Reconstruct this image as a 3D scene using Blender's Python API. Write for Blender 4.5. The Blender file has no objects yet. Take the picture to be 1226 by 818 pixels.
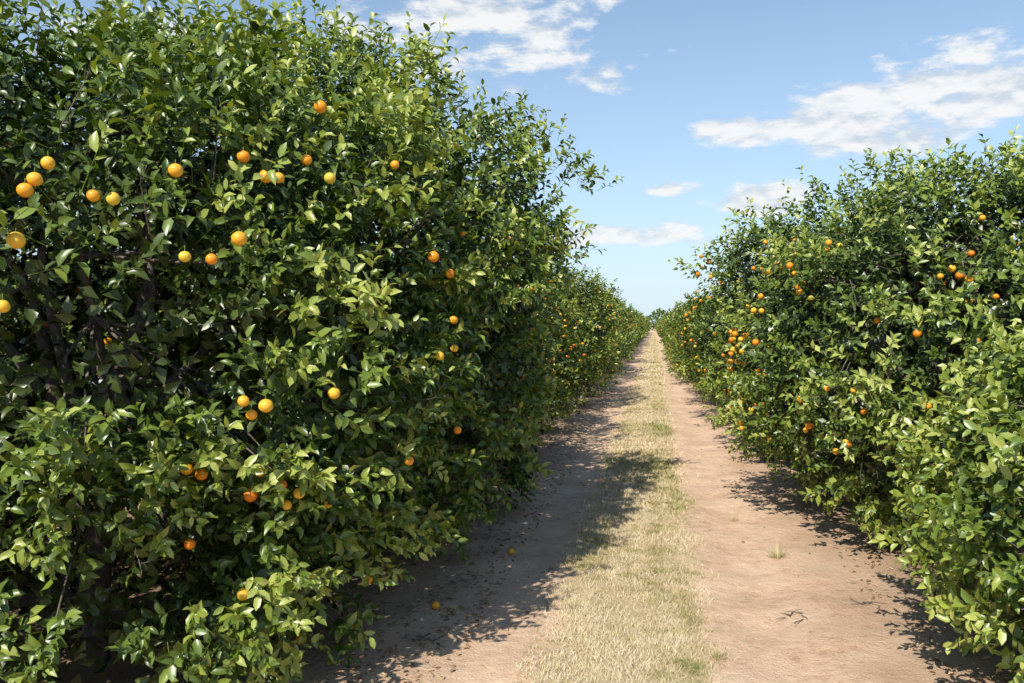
import bpy, math, numpy as np, bmesh
rng = np.random.default_rng(7)
scene = bpy.context.scene
CAMH = 2.2

# ------------------------------------------------------------------ helpers
def nrm(v):
    return v / (np.linalg.norm(v, axis=-1, keepdims=True) + 1e-9)

class Builder:
    def __init__(s):
        s.V=[]; s.T=[]; s.M=[]; s.A=[]; s.n=0
    def add(s, V, T, mat, tone):
        """V (n,k,3) copies of template with triangles T (m,3)"""
        n,k,_ = V.shape
        if n==0: return
        off = (np.arange(n)*k)[:,None,None]
        s.V.append(V.reshape(-1,3)); s.T.append((T[None]+off+s.n).reshape(-1,3))
        s.M.append(np.full(n*len(T), mat, np.int32))
        t = np.asarray(tone, float)
        if t.ndim==0: t = np.full(n, float(t))
        s.A.append(np.repeat(t, k)); s.n += n*k
    def mesh(s, name, mats):
        V=np.concatenate(s.V).astype(np.float32); T=np.concatenate(s.T).astype(np.int32)
        M=np.concatenate(s.M); A=np.concatenate(s.A).astype(np.float32)
        me=bpy.data.meshes.new(name)
        me.vertices.add(len(V)); me.vertices.foreach_set("co", V.ravel())
        me.loops.add(T.size); me.loops.foreach_set("vertex_index", T.ravel())
        me.polygons.add(len(T)); me.polygons.foreach_set("loop_start", np.arange(len(T),dtype=np.int32)*3)
        for m in mats: me.materials.append(m)
        me.polygons.foreach_set("material_index", M)
        me.update(calc_edges=True)
        me.polygons.foreach_set("use_smooth", np.ones(len(T), bool))
        at=me.attributes.new("tone",'FLOAT','POINT'); at.data.foreach_set("value", A)
        return me

def place(me, name, loc=(0,0,0), rot=0, sc=1):
    o=bpy.data.objects.new(name, me); o.location=loc; o.rotation_euler=(0,0,rot)
    o.scale=(sc,sc,sc) if not isinstance(sc,tuple) else sc
    scene.collection.objects.link(o); return o

def ico(sub):
    bm=bmesh.new(); bmesh.ops.create_icosphere(bm, subdivisions=sub, radius=1)
    V=np.array([v.co[:] for v in bm.verts]); T=np.array([[v.index for v in f.verts] for f in bm.faces]); bm.free()
    return V,T
ICO3=ico(3); ICO2=ico(2)

def tube(b, pts, rad, sides, mat, tone):
    pts=np.asarray(pts,float); k=len(pts)
    d=np.gradient(pts,axis=0); d=nrm(d)
    ref=np.array([0.31,0.22,0.92]); 
    if abs(d[0]@ref/np.linalg.norm(ref))>.9: ref=np.array([1.,.1,0])
    u=nrm(np.cross(d,ref)); v=np.cross(d,u)
    a=np.arange(sides)*2*np.pi/sides
    ring=(pts[:,None]+np.asarray(rad)[:,None,None]*(np.cos(a)[None,:,None]*u[:,None]+np.sin(a)[None,:,None]*v[:,None])).reshape(1,-1,3)
    T=[]
    for i in range(k-1):
        for j in range(sides):
            p=i*sides+j; q=i*sides+(j+1)%sides
            T+= [[p,q,q+sides],[p,q+sides,p+sides]]
    b.add(ring, np.array(T), mat, tone)

# leaf templates (along, across, up)
LEAF8=(np.array([[0,0,0],[.28,-.42,.10],[.28,0,0],[.28,.42,.10],[.68,-.40,.06],[.68,0,-.05],[.68,.40,.06],[1,0,-.17]]),
       np.array([[0,1,2],[0,2,3],[1,4,5],[1,5,2],[2,5,6],[2,6,3],[4,7,5],[5,7,6]]))
LEAF5=(np.array([[0,0,0],[.45,-.5,.10],[.5,0,-.02],[.45,.5,.10],[1,0,-.12]]),
       np.array([[0,1,2],[0,2,3],[1,4,2],[2,4,3]]))

def leaves(b, P, D, U, L, W, tmpl, tone, mat=0):
    D=nrm(D); S=nrm(np.cross(D,U)); N=np.cross(S,D)
    tv,tt=tmpl
    curl=rng.uniform(.2,2.1,len(P))[:,None,None]
    V=(P[:,None]+D[:,None]*(tv[None,:,0:1]*L[:,None,None])
       +S[:,None]*(tv[None,:,1:2]*W[:,None,None])
       +N[:,None]*(tv[None,:,2:3]*L[:,None,None]*curl))
    b.add(V, tt, mat, tone)

# ------------------------------------------------------------------ materials
def newmat(name):
    m=bpy.data.materials.new(name); m.use_nodes=True
    nt=m.node_tree; nt.nodes.clear(); return m,nt
def N(nt,t,**kw):
    n=nt.nodes.new(t)
    for k,v in kw.items():
        if hasattr(n,k): setattr(n,k,v)
    return n
def ramp(nt, stops):
    r=nt.nodes.new('ShaderNodeValToRGB'); e=r.color_ramp.elements
    while len(e)<len(stops): e.new(.5)
    for x,(p,c) in zip(e,stops): x.position=p; x.color=(*c,1)
    return r

def leaf_material():
    m,nt=newmat("citrus_leaf"); L=nt.links
    at=N(nt,'ShaderNodeAttribute',attribute_name="tone")
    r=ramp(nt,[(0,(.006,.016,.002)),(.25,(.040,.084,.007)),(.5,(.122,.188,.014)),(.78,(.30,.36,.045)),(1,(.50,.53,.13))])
    L.new(at.outputs['Fac'],r.inputs[0])
    geo=N(nt,'ShaderNodeNewGeometry')
    mix=N(nt,'ShaderNodeMixRGB'); mix.blend_type='MIX'; mix.inputs[2].default_value=(.20,.255,.065,1)
    mul=N(nt,'ShaderNodeMath',operation='MULTIPLY'); mul.inputs[1].default_value=.32
    L.new(geo.outputs['Backfacing'],mul.inputs[0]); L.new(mul.outputs[0],mix.inputs[0]); L.new(r.outputs[0],mix.inputs[1])
    p=N(nt,'ShaderNodeBsdfPrincipled'); p.inputs['Roughness'].default_value=.35; p.inputs['Specular IOR Level'].default_value=.55
    L.new(mix.outputs[0],p.inputs['Base Color'])
    tr=N(nt,'ShaderNodeBsdfTranslucent')
    g=N(nt,'ShaderNodeMixRGB'); g.blend_type='MULTIPLY'; g.inputs[0].default_value=1; g.inputs[2].default_value=(1.7,1.8,.5,1)
    L.new(r.outputs[0],g.inputs[1]); L.new(g.outputs[0],tr.inputs[0])
    ms=N(nt,'ShaderNodeMixShader'); ms.inputs[0].default_value=.12
    L.new(p.outputs[0],ms.inputs[1]); L.new(tr.outputs[0],ms.inputs[2])
    o=N(nt,'ShaderNodeOutputMaterial'); L.new(ms.outputs[0],o.inputs[0]); return m

def bark_material():
    m,nt=newmat("citrus_bark"); L=nt.links
    tc=N(nt,'ShaderNodeTexCoord'); no=N(nt,'ShaderNodeTexNoise'); no.inputs['Scale'].default_value=22; no.inputs['Detail'].default_value=5
    L.new(tc.outputs['Object'],no.inputs[0])
    r=ramp(nt,[(.3,(.08,.06,.045)),(.7,(.24,.20,.16))]); L.new(no.outputs['Fac'],r.inputs[0])
    p=N(nt,'ShaderNodeBsdfPrincipled'); p.inputs['Roughness'].default_value=.85; L.new(r.outputs[0],p.inputs[0])
    bp=N(nt,'ShaderNodeBump'); bp.inputs['Strength'].default_value=.5; bp.inputs['Distance'].default_value=.01
    L.new(no.outputs['Fac'],bp.inputs['Height']); L.new(bp.outputs[0],p.inputs['Normal'])
    o=N(nt,'ShaderNodeOutputMaterial'); L.new(p.outputs[0],o.inputs[0]); return m

def orange_material():
    m,nt=newmat("orange_peel"); L=nt.links
    at=N(nt,'ShaderNodeAttribute',attribute_name="tone")
    r=ramp(nt,[(0,(.80,.21,.008)),(.45,(.90,.35,.014)),(.90,(.94,.54,.045)),(1,(.66,.56,.06))]); L.new(at.outputs['Fac'],r.inputs[0])
    tc=N(nt,'ShaderNodeTexCoord'); no=N(nt,'ShaderNodeTexNoise'); no.inputs['Scale'].default_value=260
    L.new(tc.outputs['Object'],no.inputs[0])
    bp=N(nt,'ShaderNodeBump'); bp.inputs['Strength'].default_value=.25; bp.inputs['Distance'].default_value=.001
    L.new(no.outputs['Fac'],bp.inputs['Height'])
    p=N(nt,'ShaderNodeBsdfPrincipled'); p.inputs['Roughness'].default_value=.42
    L.new(r.outputs[0],p.inputs[0]); L.new(bp.outputs[0],p.inputs['Normal'])
    o=N(nt,'ShaderNodeOutputMaterial'); L.new(p.outputs[0],o.inputs[0]); return m

def tone_material(name, stops, rough=.9):
    m,nt=newmat(name); L=nt.links
    at=N(nt,'ShaderNodeAttribute',attribute_name="tone")
    r=ramp(nt,stops); L.new(at.outputs['Fac'],r.inputs[0])
    p=N(nt,'ShaderNodeBsdfDiffuse')
    L.new(r.outputs[0],p.inputs[0]); o=N(nt,'ShaderNodeOutputMaterial')
    L.new(p.outputs[0],o.inputs[0])
    return m

MLEAF=leaf_material(); MBARK=bark_material(); MORANGE=orange_material()
MATS=[MLEAF,MBARK,MORANGE]

# ------------------------------------------------------------------ crown shape
class Crown:
    def __init__(s, c, a, b, top, bot=.12, p=2.8, lump=.11, seed=0, nb=46, taper=.26, ttop=.12):
        r=np.random.default_rng(seed); s.taper=taper; s.ttop=ttop
        s.c=np.array([c[0],c[1],(top+bot)/2]); s.ax=np.array([a,b,(top-bot)/2]); s.p=p
        s.bd=nrm(r.normal(size=(nb,3))); s.ba=r.normal(0,lump,nb); s.bk=r.uniform(8,45,nb)
    def R(s,d):
        r0=(np.abs(d/s.ax)**s.p).sum(-1)**(-1/s.p)
        l=(s.ba*np.exp(s.bk*(d@s.bd.T-1))).sum(-1)
        return r0*(1+np.clip(l,-.28,.17))
    def sc(s,z):
        t=z/s.ax[2]
        return 1-s.taper*np.clip(-t-.15,0,1)**1.5-s.ttop*np.clip(t,0,1)**2
    def surf(s,d,f):
        q=d*(s.R(d)*f)[:,None]; k=s.sc(q[:,2]); q[:,0]*=k; q[:,1]*=k
        return q+s.c
    def F(s,P):
        q=np.array(P,float)-s.c; k=s.sc(q[:,2]); q[:,0]/=k; q[:,1]/=k
        r=np.linalg.norm(q,axis=1); return r/s.R(q/(r[:,None]+1e-9))
    def dirs(s,n):
        g=nrm(rng.normal(size=(n,3))); return nrm(g*s.ax)

def build_tree(name, cr, clumps, shoots, nleaf, lscale, tmpl, stems, fruits, fruit_n, fruit_r=.034, icot=ICO2, branches=60, fill=7000, young=.25, base_tone=.30, fc=2, spread=1.0, fz=(.18,.78)):
    b=Builder(); base=np.array([cr.c[0],cr.c[1],0.])
    # --- clumps of foliage
    d=cr.dirs(clumps); outer=rng.random(clumps)<.8
    f=np.where(outer,rng.uniform(.83,1.07,clumps),rng.uniform(.66,.83,clumps))
    C=cr.surf(d,f); ok=C[:,2]>.15; d=d[ok]; C=C[ok]; f=f[ok]
    yc=rng.random(len(C))**2*young*2.2
    out=nrm((C-cr.c)/cr.ax**1.3)
    # --- trunk and limbs
    lean=rng.normal(0,.06,2)
    fork=base+np.array([lean[0],lean[1],.55])
    tube(b,[base+[0,0,-.1],base+[0,0,.12],fork*.5+base*.5+[0,0,.05],fork],[.15,.125,.11,.115],9,1,.5)
    limbs=[]
    for i in range(7):
        an=i*2*np.pi/7+rng.uniform(-.3,.3); el=rng.uniform(.5,1.25)
        dd=nrm(np.array([[math.cos(an)*math.cos(el)*cr.ax[0],math.sin(an)*math.cos(el)*cr.ax[1],math.sin(el)*cr.ax[2]*1.2]]))
        e=cr.surf(dd,np.array([.66]))[0]
        m1=fork+(e-fork)*.35+rng.normal(0,.1,3); m2=fork+(e-fork)*.7+rng.normal(0,.12,3)
        tube(b,[fork-[0,0,.05],m1,m2,e],[.07,.05,.03,.014],6,1,.5); limbs+= [m1,(m1+m2)/2,m2,(m2+e)/2,e]
    limbs=np.array(limbs)
    for j in rng.choice(len(C),min(branches,len(C)),replace=False):
        t=C[j]; k=np.argmin(((limbs-t)**2).sum(1)); s0=limbs[k]; m=(s0+t)/2+rng.normal(0,.08,3)-[0,0,.04]
        tube(b,[s0,m,t],[.015,.009,.004],4,1,.5)
    # --- fruit
    fr=[np.array(fruits).reshape(-1,3)] if len(fruits) else []
    if fruit_n:
        nc=max(1,fruit_n//fc); dd=cr.dirs(nc*4); Pc=cr.surf(dd,np.full(len(dd),1.0))
        zt=cr.c[2]+cr.ax[2]
        Pc=Pc[(Pc[:,2]>zt*fz[0])&(Pc[:,2]<zt*fz[1])][:nc]
        k_=rng.random((len(Pc),fc))<rng.random((len(Pc),1))*.9+.25
        Q=(Pc[:,None]+rng.normal(0,.08+.04*fc,(len(Pc),fc,3)))[k_].reshape(-1,3)
        ff=cr.F(Q); Q=cr.c+(Q-cr.c)*(rng.uniform(.98,1.06,len(Q))/ff)[:,None]
        fr.append(Q)
    FR=np.concatenate(fr) if fr else np.zeros((0,3))
    if len(FR):
        rr=fruit_r*rng.uniform(.78,1.12,len(FR))
        sq=np.stack([np.ones(len(FR)),np.ones(len(FR)),rng.uniform(.92,1.0,len(FR))],1)
        b.add(FR[:,None]+icot[0][None]*(rr[:,None]*sq)[:,None], icot[1],2,rng.random(len(FR)))
        for q in FR[:60]:
            tube(b,[q+[0,0,fruit_r*.9],q+[0,0,.05],q*.96+cr.c*.04+[0,0,.07]],[.0022,.0022,.003],3,0,.5)
    # --- shoots
    n=len(C)*shoots; ci=np.repeat(np.arange(len(C)),shoots)
    csz=rng.uniform(.7,1.25,len(C))[ci][:,None]*spread
    off=rng.normal(0,1,(n,3))*np.array([.15,.15,.12])*csz; P=C[ci]+off
    topf=np.clip((P[:,2]-cr.c[2])/cr.ax[2],0,1)
    D=nrm(out[ci]*.75+off*2.4+rng.normal(0,.34,(n,3))+np.array([0,0,1])*(.22+.5*topf)[:,None])
    Ls=rng.uniform(.13,.29,n); longs=rng.random(n)<.05+.09*topf; Ls=np.where(longs,Ls*rng.uniform(1.5,2.4,n),Ls)
    Fv=cr.F(P+D*Ls[:,None]); keep=(P[:,2]>.06)&(Fv<1.15+.15*rng.random(n))
    P,D,Ls,ci,topf,Fv=P[keep],D[keep],Ls[keep],ci[keep],topf[keep],Fv[keep]; n=len(P)
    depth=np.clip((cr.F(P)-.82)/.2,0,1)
    stone=np.clip((base_tone+yc[ci]*.75+rng.normal(0,.12,n)+.10*topf+.9*np.clip(Fv-1.0,0,.2)+(rng.random(n)<.07)*.25)*(.18+.82*depth),0,1)  # deeper shoots toned darker: crown shade painted into leaf colour
    if stems:
        u=nrm(np.cross(D,[.3,.2,.9])); v=np.cross(D,u); a=np.arange(3)*2*np.pi/3
        ring=np.cos(a)[None,:,None]*u[:,None]+np.sin(a)[None,:,None]*v[:,None]
        V=np.concatenate([(P-D*.05)[:,None]+ring*.0028,(P+D*Ls[:,None])[:,None]+ring*.0012],1)
        b.add(V,np.array([[0,1,4],[0,4,3],[1,2,5],[1,5,4],[2,0,3],[2,3,5]]),0,.5)
    u=nrm(np.cross(D,rng.normal(size=(n,3)))); v=np.cross(D,u)
    t=(np.arange(nleaf)+.6)/nleaf
    ang=(np.arange(nleaf)*2.4)[None]+rng.uniform(0,6.3,n)[:,None]
    LP=P[:,None]+D[:,None]*(Ls[:,None]*t[None])[...,None]
    rad=np.cos(ang)[...,None]*u[:,None]+np.sin(ang)[...,None]*v[:,None]
    LD=nrm(rad*.85+D[:,None]*(.3+.8*t)[None,:,None]+rng.normal(0,.24,(n,nleaf,3))+np.array([0,0,-.12]))
    LU=nrm(D[:,None]*.75+np.array([-.20,-.50,.65])+rng.normal(0,.45,(n,nleaf,3)))
    LL=rng.uniform(.066,.118,(n,nleaf))*lscale*(1-.25*t[None]); LW=LL*rng.uniform(.46,.60,(n,nleaf))
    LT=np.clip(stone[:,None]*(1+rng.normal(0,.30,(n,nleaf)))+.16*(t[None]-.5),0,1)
    drop=rng.random((n,nleaf))<.06
    LP,LD,LU,LL,LW,LT=[x.reshape(-1,*x.shape[2:])[~drop.ravel()] for x in (LP,LD,LU,LL,LW,LT)]
    ok=LP[:,2]>.03
    if len(FR) and len(FR)<600:
        ctr=LP+LD*(LL*.5)[:,None]
        for q in FR:
            nb=np.abs(ctr-q).max(1)<.32
            idx=np.nonzero(nb)[0]
            o=nrm(q-cr.c); o=nrm(o*np.array([1,1,.4])+np.array([0,-.3,0.1]))
            w=ctr[idx]-q; h=np.clip(w@o,0,.22); dist=np.linalg.norm(w-h[:,None]*o,axis=1)
            ok[idx]&=dist>fruit_r*1.25
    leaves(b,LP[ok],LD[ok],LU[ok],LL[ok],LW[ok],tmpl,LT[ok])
    # --- inner leaves, near-black tone paints the crown's deep shade
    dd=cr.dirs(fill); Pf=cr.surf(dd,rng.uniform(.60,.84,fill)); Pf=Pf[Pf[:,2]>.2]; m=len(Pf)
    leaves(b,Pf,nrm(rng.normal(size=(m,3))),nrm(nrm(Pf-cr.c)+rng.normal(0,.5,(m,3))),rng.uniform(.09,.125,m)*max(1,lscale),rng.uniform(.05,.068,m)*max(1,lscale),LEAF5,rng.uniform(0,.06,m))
    # --- a few bare dead twigs
    if stems:
        dt=cr.dirs(110); Pt=cr.surf(dt,np.full(110,.96)); Pt=Pt[Pt[:,2]>.4]
        for q in Pt:
            o=nrm(nrm(q-cr.c)*.7+rng.normal(0,.5,3)); e=q+o*rng.uniform(.15,.36)
            tube(b,[q-o*.2,(q+e)/2+rng.normal(0,.02,3),e],[.005,.0035,.0015],3,1,.9)
            for _ in range(3):
                g=q+(e-q)*rng.uniform(.2,.8); tube(b,[g,g+nrm(o+rng.normal(0,.8,3))*rng.uniform(.06,.17)],[.0025,.001],3,1,.9)
    return b.mesh(name,MATS)

# ------------------------------------------------------------------ near trees
crL1=Crown((-3.95,5.35),2.4,1.95,4.15,bot=-.8,seed=11,p=3.3,taper=.05,lump=.14,ttop=.06)
crL2=Crown((-3.35,8.75),2.15,2.15,4.60,bot=-.2,seed=5,p=3.8,lump=.13,ttop=.04,taper=.18)
crR1=Crown((4.12,5.3),2.25,1.9,2.45,bot=-.2,seed=21,p=2.4,taper=.2)
crR2=Crown((3.6,9.9),2.45,2.2,3.60,seed=32,p=2.3,lump=.14,taper=.18,ttop=.25)

bear=[(-38.6,.168),(-39.8,.138),(-39.3,.150),(-40.3,.086),(-36.2,.137),(-35.1,.135),(-27.4,.19),(-29.4,.073),(-27.7,.097),(-22.5,.252),
(-25.2,.168),(-26,.169),(-27.5,-.088),(-26.1,-.094),(-27,-.104),(-26.5,-.17),(-24.8,-.21),(-24,-.197),(-25.1,-.186),(-27.1,-.196),
(-31,-.162),(-30.1,-.169),(-21.7,-.081),(-19.5,-.303),(-20.4,-.36),(-24,-.368),(-13.65,.005),(-14.6,-.038),(-13.6,-.029),(-13.4,-.127),
(-16.7,-.163),(-17.6,.188),(-15,.08),(-23.4,.19),(-21.9,.17),(-41,.018),(-9.8,.1),(-13.9,.06),(-31.5,.17),(-31,.075)]
fl={0:[],1:[]}
for az,sl in bear:
    a=math.radians(az); dr=np.array([math.sin(a),math.cos(a),sl])
    for t in np.arange(2.5,14,.02):
        p=np.array([0,0,CAMH])+dr*t
        k=None
        if crL1.F(p[None])[0]<1.07: k=0
        elif crL2.F(p[None])[0]<1.07: k=1
        if k is not None: fl[k].append(p); break

place(build_tree("orange_tree_a",crL1,570,18,9,1.0,LEAF8,True,fl[0],6,icot=ICO3,branches=110,young=.34,fill=12000,base_tone=.33),"orange_tree")
place(build_tree("orange_tree_b",crL2,420,17,9,1.05,LEAF8,True,fl[1],24,branches=90,young=.28,base_tone=.31,fill=8000),"orange_tree")
place(build_tree("orange_tree_c",crR1,330,18,9,1.0,LEAF8,True,[],3,branches=80,young=.45,icot=ICO3,base_tone=.37,fill=6000),"orange_tree")
place(build_tree("orange_tree_d",crR2,420,16,9,1.05,LEAF5,True,[],560,branches=90,young=.30,base_tone=.34,fc=5,fill=7000,fz=(.28,.86)),"orange_tree")

# ------------------------------------------------------------------ mid / far trees
mids=[]
for i in range(3):
    cr=Crown((0,0),2.2,2.15,3.75,seed=50+i,p=3.0,lump=.16,ttop=.06)
    mids.append(build_tree("orange_tree_mid%d"%i,cr,290,11,7,1.25,LEAF5,False,[],[260,140,200][i],branches=50,fill=3500,young=.28,base_tone=.32,fc=5,spread=1.1,fz=(.2,.88)))
fars=[]
for i in range(3):
    cr=Crown((0,0),2.2,2.2,3.75,seed=70+i,p=2.6,lump=.16)
    fars.append(build_tree("orange_tree_far%d"%i,cr,190,7,6,2.0,LEAF5,False,[],60,branches=20,fill=1200,young=.28,fruit_r=.045,base_tone=.32,spread=1.2))
def row(x, y0, y1, hf, midlim=38):
    y=y0; i=0
    while y<y1:
        h=hf(y)*rng.uniform(.92,1.08)/4.0
        me=(mids if y<midlim else fars)[int(rng.integers(3))]
        s=rng.uniform(.93,1.04)
        place(me,"orange_tree",(x+rng.normal(0,.12),y+rng.normal(0,.12),0),rng.choice([0,1,2,3])*math.pi/2+rng.normal(0,.1),(s,s,h))
        y+=4.3; i+=1
row(-3.5,13.1,225,lambda y:3.35 if y<19 else 3.7)
row(3.10,14.3,225,lambda y:4.4 if y<20 else (2.8 if y<42 else 3.4))
row(-10.3,6,70,lambda y:4.2,midlim=0)
row(10.2,6,70,lambda y:3.8,midlim=0)

# distant tree line
b=Builder(); n=30000
x=rng.uniform(-420,420,n); yy=285+rng.normal(0,7,n); hh=5.2+1.6*np.sin(x*.11)+1.2*np.sin(x*.37+1)+.7*np.sin(x*.9)
P=np.stack([x,yy,hh*rng.random(n)**.7],1)
leaves(b,P,nrm(rng.normal(size=(n,3))),nrm(rng.normal(0,.5,(n,3))+np.array([0,-.5,.6])),np.full(n,1.3),np.full(n,.85),LEAF5,rng.uniform(.15,.5,n))
for xx in np.arange(-410,415,9.): tube(b,[[xx,285,-.1],[xx+.2,285,2.],[xx,285,4.]],[.25,.2,.1],5,1,.5)
place(b.mesh("distant_tree_line",MATS),"distant_tree_line")

# ------------------------------------------------------------------ ground
ph=rng.uniform(0,6.28,(14,)); kx=rng.normal(0,5,14); ky=rng.normal(0,5,14)
def gz(x,y):
    x=np.asarray(x,float); y=np.asarray(y,float)
    near=np.exp(-(np.maximum(np.abs(x)-3,0)/3)**2)*np.exp(-(np.maximum(y-30,0)/30)**2)
    z=sum(np.sin(kx[i]*x+ky[i]*y+ph[i]) for i in range(14))*.0032
    z=z-.035*np.exp(-((x+1.12+.05*np.sin(y*.7))/.30)**2)-.035*np.exp(-((x-.80+.05*np.sin(y*.6+1))/.28)**2)
    return z*near
xs=np.concatenate([-np.geomspace(3.05,1500,45)[::-1],np.arange(-3,3.001,.05),np.geomspace(3.05,1500,45)])
ys=np.concatenate([-np.geomspace(1,800,20)[::-1],np.arange(0,16,.06),np.geomspace(16.05,2500,120)])
X,Y=np.meshgrid(xs,ys); Z=gz(X,Y); V=np.stack([X,Y,Z],-1).reshape(1,-1,3)
nx=len(xs); ii=(np.arange(len(ys)-1)[:,None]*nx+np.arange(nx-1)[None]).ravel()
T=np.concatenate([np.stack([ii,ii+1,ii+nx+1],1),np.stack([ii,ii+nx+1,ii+nx],1)])
b=Builder(); b.add(V,T,0,.5)
m,nt=newmat("sandy_soil"); L=nt.links
def M(op,a,bb=None,c=None):
    n=nt.nodes.new('ShaderNodeMath'); n.operation=op
    for i,v in enumerate((a,bb,c)):
        if v is None: continue
        if isinstance(v,(int,float)): n.inputs[i].default_value=v
        else: L.new(v,n.inputs[i])
    return n.outputs[0]
geo=N(nt,'ShaderNodeNewGeometry'); sep=N(nt,'ShaderNodeSeparateXYZ'); L.new(geo.outputs['Position'],sep.inputs[0])
def noise(s,d=5,r=.6,vec=None):
    n=N(nt,'ShaderNodeTexNoise'); n.inputs['Scale'].default_value=s; n.inputs['Detail'].default_value=d; n.inputs['Roughness'].default_value=r
    L.new(vec if vec else geo.outputs['Position'],n.inputs[0]); return n.outputs['Fac']
n1=noise(1.1,3); n2=noise(9,5,.7); n3=noise(60,4,.7)
sand=ramp(nt,[(.34,(.46,.275,.165)),(.45,(.71,.475,.315)),(.56,(.84,.60,.41)),(.70,(.92,.71,.52))])
L.new(M('ADD',M('MULTIPLY',n1,.34),M('ADD',M('MULTIPLY',n2,.40),M('MULTIPLY',n3,.26))),sand.inputs[0])
straw=ramp(nt,[(.3,(.36,.28,.13)),(.5,(.60,.47,.27)),(.7,(.74,.59,.38))])
L.new(M('ADD',M('MULTIPLY',n2,.5),M('MULTIPLY',n3,.5)),straw.inputs[0])
dx=M('ABSOLUTE',M('ADD',sep.outputs[0],.17))
e=M('ADD',dx,M('MULTIPLY',M('SUBTRACT',M('ADD',M('MULTIPLY',n1,.5),M('MULTIPLY',n2,.5)),.5),1.6))
mr=N(nt,'ShaderNodeMapRange'); mr.inputs[1].default_value=.64; mr.inputs[2].default_value=.44; mr.inputs[3].default_value=0; mr.inputs[4].default_value=.85
L.new(e,mr.inputs[0])
mx=N(nt,'ShaderNodeMixRGB'); L.new(mr.outputs[0],mx.inputs[0]); L.new(sand.outputs[0],mx.inputs[1]); L.new(straw.outputs[0],mx.inputs[2])
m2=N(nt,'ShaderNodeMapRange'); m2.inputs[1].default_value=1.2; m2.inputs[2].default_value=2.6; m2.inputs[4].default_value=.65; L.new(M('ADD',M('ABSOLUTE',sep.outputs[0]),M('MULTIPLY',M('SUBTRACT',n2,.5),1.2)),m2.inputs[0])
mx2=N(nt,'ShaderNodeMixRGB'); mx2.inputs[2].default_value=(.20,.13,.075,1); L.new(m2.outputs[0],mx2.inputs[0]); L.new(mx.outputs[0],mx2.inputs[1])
m3=N(nt,'ShaderNodeMapRange'); m3.inputs[1].default_value=25; m3.inputs[2].default_value=60; L.new(M('ABSOLUTE',sep.outputs[0]),m3.inputs[0])
mx3=N(nt,'ShaderNodeMixRGB'); mx3.inputs[2].default_value=(.16,.17,.06,1); L.new(m3.outputs[0],mx3.inputs[0]); L.new(mx2.outputs[0],mx3.inputs[1])
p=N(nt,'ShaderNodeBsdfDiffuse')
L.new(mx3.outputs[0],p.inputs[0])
bp=N(nt,'ShaderNodeBump'); bp.inputs['Strength'].default_value=.9; bp.inputs['Distance'].default_value=.045
L.new(M('ADD',M('MULTIPLY',n2,.8),M('MULTIPLY',n3,.45)),bp.inputs['Height']); L.new(bp.outputs[0],p.inputs['Normal'])
o=N(nt,'ShaderNodeOutputMaterial'); L.new(p.outputs[0],o.inputs[0])
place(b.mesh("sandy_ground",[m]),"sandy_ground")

# ------------------------------------------------------------------ grass strip
MG=tone_material("dry_grass",[(0,(.19,.22,.06)),(.25,(.34,.34,.12)),(.45,(.54,.45,.24)),(.8,(.72,.59,.38)),(1,(.82,.71,.52))],.8)
def sn(x,y,s): return (np.sin(x*s*2.1+1.3+np.sin(y*s*.9))+np.sin(y*s*1.7+.4+np.sin(x*s*1.3+2))+np.sin((x+y)*s*1.1+2)+np.sin((x-1.7*y)*s*.8))/4
def blades(b,n,y0,y1,h,w,pw=1.0,xc=-.17,hw=.58,tone=None):
    y=y0*(y1/y0)**(rng.random(n)**pw)
    x=xc+rng.normal(0,.36,n); x=np.where(rng.random(n)<.6,xc+rng.uniform(-hw-.1,hw+.1,n),x)
    edge=hw+.12*sn(x*0+y,y,2.2)+.14*sn(x*1.7,y,6)+rng.normal(0,.07,n); keep=(np.abs(x-xc)<edge)&(rng.random(n)<.66+.8*sn(x,y,3.1)+.4*sn(x,y,11))
    x,y=x[keep],y[keep]; n=len(x); a=rng.uniform(0,6.28,n); lean=rng.uniform(.3,1.45,n)
    P=np.stack([x,y,gz(x,y)-.002],1); H=h*rng.uniform(.4,1.2,n); tip=P+np.stack([np.cos(a)*np.sin(lean)*H,np.sin(a)*np.sin(lean)*H,np.cos(lean)*H],1)
    a2=rng.uniform(0,6.28,n); s=np.stack([np.cos(a2),np.sin(a2),0*a2],1)*w*rng.uniform(.6,1.4,n)[:,None]
    mid=(P+tip)/2+np.array([0,0,1])*(H*.12)[:,None]
    V=np.stack([P-s,P+s,mid+s*.7,mid-s*.7,tip],1)
    gr=np.clip(.80-.62*np.clip(.8*sn(x+3,y,1.1)+.5*sn(x,y,5)+.5*sn(x,y,13)+.45*np.exp(-((x-.22-.12*np.sin(y*1.3))/.2)**2)-.2+.4*np.exp(-((y-16)/6)**2),0,1)+rng.normal(0,.17,n),0,1)
    b.add(V,np.array([[0,1,2],[0,2,3],[3,2,4]]),0,gr)
b=Builder()
blades(b,120000,4.2,12,.055,.0022,.9)
blades(b,60000,10,35,.07,.006,.9)
blades(b,30000,30,200,.09,.02,.9)
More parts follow.
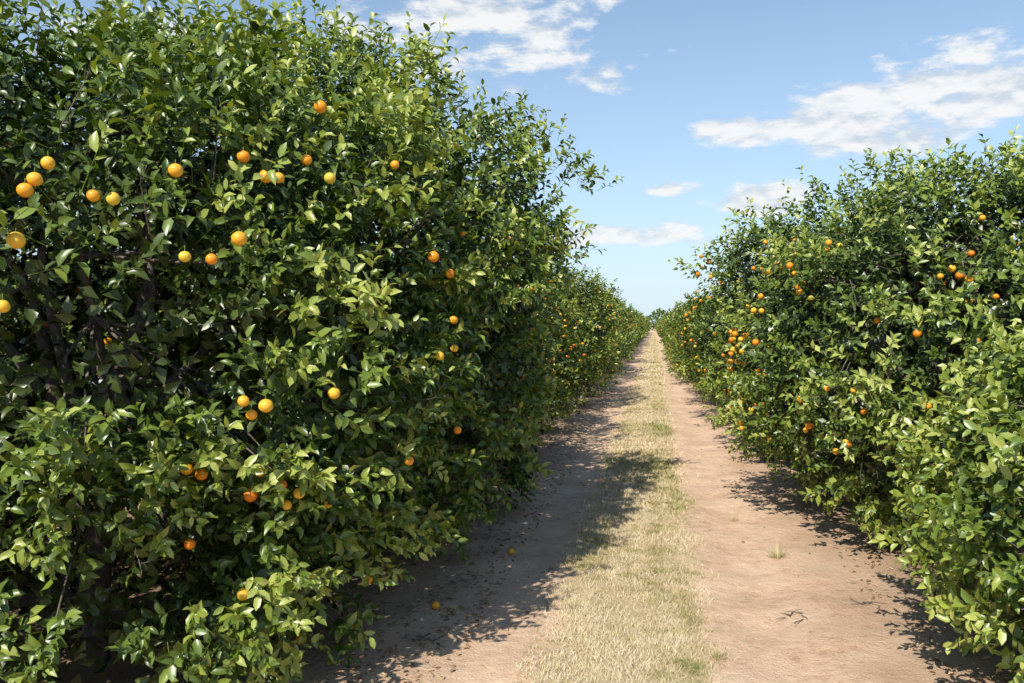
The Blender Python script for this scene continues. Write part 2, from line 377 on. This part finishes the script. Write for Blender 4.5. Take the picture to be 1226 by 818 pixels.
for (cx,cy,k,hh) in [(.42,5.6,60,.09),(-.62,6.4,50,.07),(1.15,8.1,90,.17),(.35,7.5,50,.08),(.30,10.5,80,.1),(-.5,9,60,.09),(-1.5,6.2,40,.07),(.9,9.7,40,.08),(-.35,5.0,60,.08)]:
    a=rng.uniform(0,6.28,k); le=rng.uniform(0,1.1,k); r=rng.uniform(0,.06,k)
    P=np.stack([cx+r*np.cos(a),cy+r*np.sin(a),gz(cx,cy)+0*a],1); H=hh*rng.uniform(.5,1.2,k)
    tip=P+np.stack([np.cos(a)*np.sin(le)*H,np.sin(a)*np.sin(le)*H,np.cos(le)*H],1); s=np.stack([-np.sin(a),np.cos(a),0*a],1)*.002
    b.add(np.stack([P-s,P+s,(P+tip)/2+s*.7+[0,0,.01],(P+tip)/2-s*.7+[0,0,.01],tip],1),np.array([[0,1,2],[0,2,3],[3,2,4]]),0,rng.uniform(.15,.8,k))
place(b.mesh("grass_strip",[MG]),"grass_strip")

# ------------------------------------------------------------------ leaf litter, twigs, fallen fruit
ML=tone_material("dead_leaf",[(0,(.22,.14,.08)),(.5,(.40,.27,.16)),(.85,(.56,.41,.25)),(1,(.28,.29,.10))],.7)
b=Builder(); n=4200
y=4*(30/4)**rng.random(n); side=rng.random(n)<.65
x=np.where(side,-1.45-np.abs(rng.normal(0,.8,n))+.2,1.9+np.abs(rng.normal(0,.8,n))-.2)
few=rng.random(n)<.03; x=np.where(few,rng.uniform(-1.6,1.5,n),x)
P=np.stack([x,y,gz(x,y)+.006],1); a=rng.uniform(0,6.28,n)
leaves(b,P,np.stack([np.cos(a),np.sin(a),rng.uniform(-.05,.25,n)],1),nrm(np.array([0,0,1])+rng.normal(0,.25,(n,3))),rng.uniform(.03,.06,n),rng.uniform(.015,.028,n),LEAF8,rng.random(n))
place(b.mesh("fallen_leaves",[ML]),"fallen_leaves")

b=Builder()
for (cx,cy,k,l) in [(1.05,6.55,7,.16),(-1.5,5.6,6,.2),(1.7,6.9,5,.22),(-.95,7.4,3,.12)]:
    for _ in range(k):
        a=rng.uniform(0,6.28); q=np.array([cx+rng.normal(0,.06),cy+rng.normal(0,.06),0]); q[2]=gz(q[0],q[1])+.006
        dd=np.array([math.cos(a),math.sin(a),rng.uniform(0,.2)])*l*rng.uniform(.5,1.1)
        tube(b,[q,q+dd*.5+rng.normal(0,.015,3)*[1,1,.3],q+dd],[.005,.0035,.0015],5,0,.5)
place(b.mesh("fallen_twigs",[MBARK]),"fallen_twigs")

b=Builder()
for (cx,cy) in [(-1.35,7.9),(-1.65,6.2)]:
    b.add((np.array([cx,cy,gz(cx,cy)+.028])+ICO3[0]*np.array([.033,.033,.031]))[None],ICO3[1],0,rng.random())
place(b.mesh("fallen_oranges",[MORANGE]),"fallen_oranges")

# ------------------------------------------------------------------ light
EL,AZ=46,17
s=np.array([-math.sin(math.radians(AZ))*math.cos(math.radians(EL)),-math.cos(math.radians(AZ))*math.cos(math.radians(EL)),math.sin(math.radians(EL))])
import mathutils
ld=bpy.data.lights.new("sun",'SUN'); ld.energy=5.0; ld.angle=math.radians(.53); ld.color=(1,.955,.87)
lo=bpy.data.objects.new("sun",ld); scene.collection.objects.link(lo); lo.location=(-10,-25,30)
lo.rotation_euler=mathutils.Vector((-s).tolist()).to_track_quat('-Z','Y').to_euler()

# ------------------------------------------------------------------ world sky with clouds
w=bpy.data.worlds.new("World"); scene.world=w; w.use_nodes=True; nt=w.node_tree; nt.nodes.clear(); L=nt.links
sky=N(nt,'ShaderNodeTexSky'); sky.sky_type='NISHITA'; sky.sun_disc=False
sky.sun_elevation=math.radians(EL); sky.sun_rotation=math.radians(180+AZ); sky.air_density=1.0; sky.dust_density=.3; sky.ozone_density=1.5
bg=N(nt,'ShaderNodeBackground'); bg.inputs[1].default_value=.13
tc=N(nt,'ShaderNodeTexCoord'); sp=N(nt,'ShaderNodeSeparateXYZ'); L.new(tc.outputs['Generated'],sp.inputs[0])
az=M('MULTIPLY',M('ARCTAN2',sp.outputs[0],sp.outputs[1]),57.2958)
el=M('MULTIPLY',M('ARCSINE',sp.outputs[2]),57.2958)
tint=N(nt,'ShaderNodeMixRGB'); tint.blend_type='MULTIPLY'; tint.inputs[0].default_value=1; tint.inputs[2].default_value=(.94,1.12,1.22,1); L.new(sky.outputs[0],tint.inputs[1])
hz=N(nt,'ShaderNodeMixRGB'); hz.inputs[2].default_value=(5.2,6.3,7.2,1)
L.new(M('MULTIPLY',M('POWER',2.718,M('MULTIPLY',M('MAXIMUM',el,0),-.066)),.93),hz.inputs[0]); L.new(tint.outputs[0],hz.inputs[1])
L.new(hz.outputs[0],bg.inputs[0])
cv=N(nt,'ShaderNodeCombineXYZ'); L.new(az,cv.inputs[0]); L.new(M('MULTIPLY',el,2.2),cv.inputs[1])
def wn(sc,det,off=0,off2=None):
    n=N(nt,'ShaderNodeTexNoise'); n.inputs['Scale'].default_value=sc; n.inputs['Detail'].default_value=det; n.inputs['Roughness'].default_value=.62
    mp=N(nt,'ShaderNodeMapping'); mp.inputs['Location'].default_value=(off,off*.7 if off2 is None else off2,off*.3); L.new(cv.outputs[0],mp.inputs[0]); L.new(mp.outputs[0],n.inputs[0]); return n.outputs['Fac']
big=wn(.2,7,0); up=wn(.2,4,0,-1.1)
ell=[(-12,20.5,9,4.5,1.1),(-7,17.0,5,1.6,.8),(13.5,12.8,8.5,2.3,1.45),(8,12.4,6,1.1,1.2),(20,14.2,7,2.5,1.4),(6.9,8.2,4.5,1.1,1.3),(-1.5,6.0,7,.9,1.1),(1.5,9.0,2.2,.6,1.1),(3.2,5.6,3,.5,.9),(-34,16.5,6,2.2,1),(-75,18,16,5,1),(90,12,14,3,1)]
mk=None
for (a0,e0,wa,we,am) in ell:
    d=M('ADD',M('POWER',M('DIVIDE',M('SUBTRACT',az,a0),wa),2),M('POWER',M('DIVIDE',M('SUBTRACT',el,e0),we),2))
    v=M('MULTIPLY',M('SUBTRACT',1,d),am)
    mk=v if mk is None else M('MAXIMUM',mk,v)
mk=M('MAXIMUM',mk,-1.0)
dens=M('ADD',M('MULTIPLY',mk,.30),M('MULTIPLY',M('SUBTRACT',big,.48),2.0))
cr_=N(nt,'ShaderNodeMapRange'); cr_.interpolation_type='SMOOTHSTEP'; cr_.inputs[1].default_value=.02; cr_.inputs[2].default_value=.36; cr_.inputs[4].default_value=.94; L.new(dens,cr_.inputs[0])
cc=ramp(nt,[(.30,(.66,.73,.82)),(.5,(.84,.88,.92)),(.68,(.97,.98,.99))])
L.new(M('ADD',M('MULTIPLY',M('SUBTRACT',big,up),2.2),M('ADD',M('MULTIPLY',dens,.35),.42)),cc.inputs[0])
bg2=N(nt,'ShaderNodeBackground'); bg2.inputs[1].default_value=.97; L.new(cc.outputs[0],bg2.inputs[0])
ms=N(nt,'ShaderNodeMixShader'); L.new(cr_.outputs[0],ms.inputs[0]); L.new(bg.outputs[0],ms.inputs[1]); L.new(bg2.outputs[0],ms.inputs[2])
wo=N(nt,'ShaderNodeOutputWorld'); L.new(ms.outputs[0],wo.inputs[0])

# ------------------------------------------------------------------ camera
cd=bpy.data.cameras.new("camera"); cd.lens=36*1000/1226; cd.sensor_width=36; cd.clip_end=5000; cd.clip_start=.05
co=bpy.data.objects.new("camera",cd); scene.collection.objects.link(co); co.location=(0,0,CAMH)
co.rotation_euler=(math.radians(90-1.2),0,math.radians(9.65)); scene.camera=co
scene.view_settings.view_transform='Standard'; scene.view_settings.look='None'; scene.view_settings.exposure=0
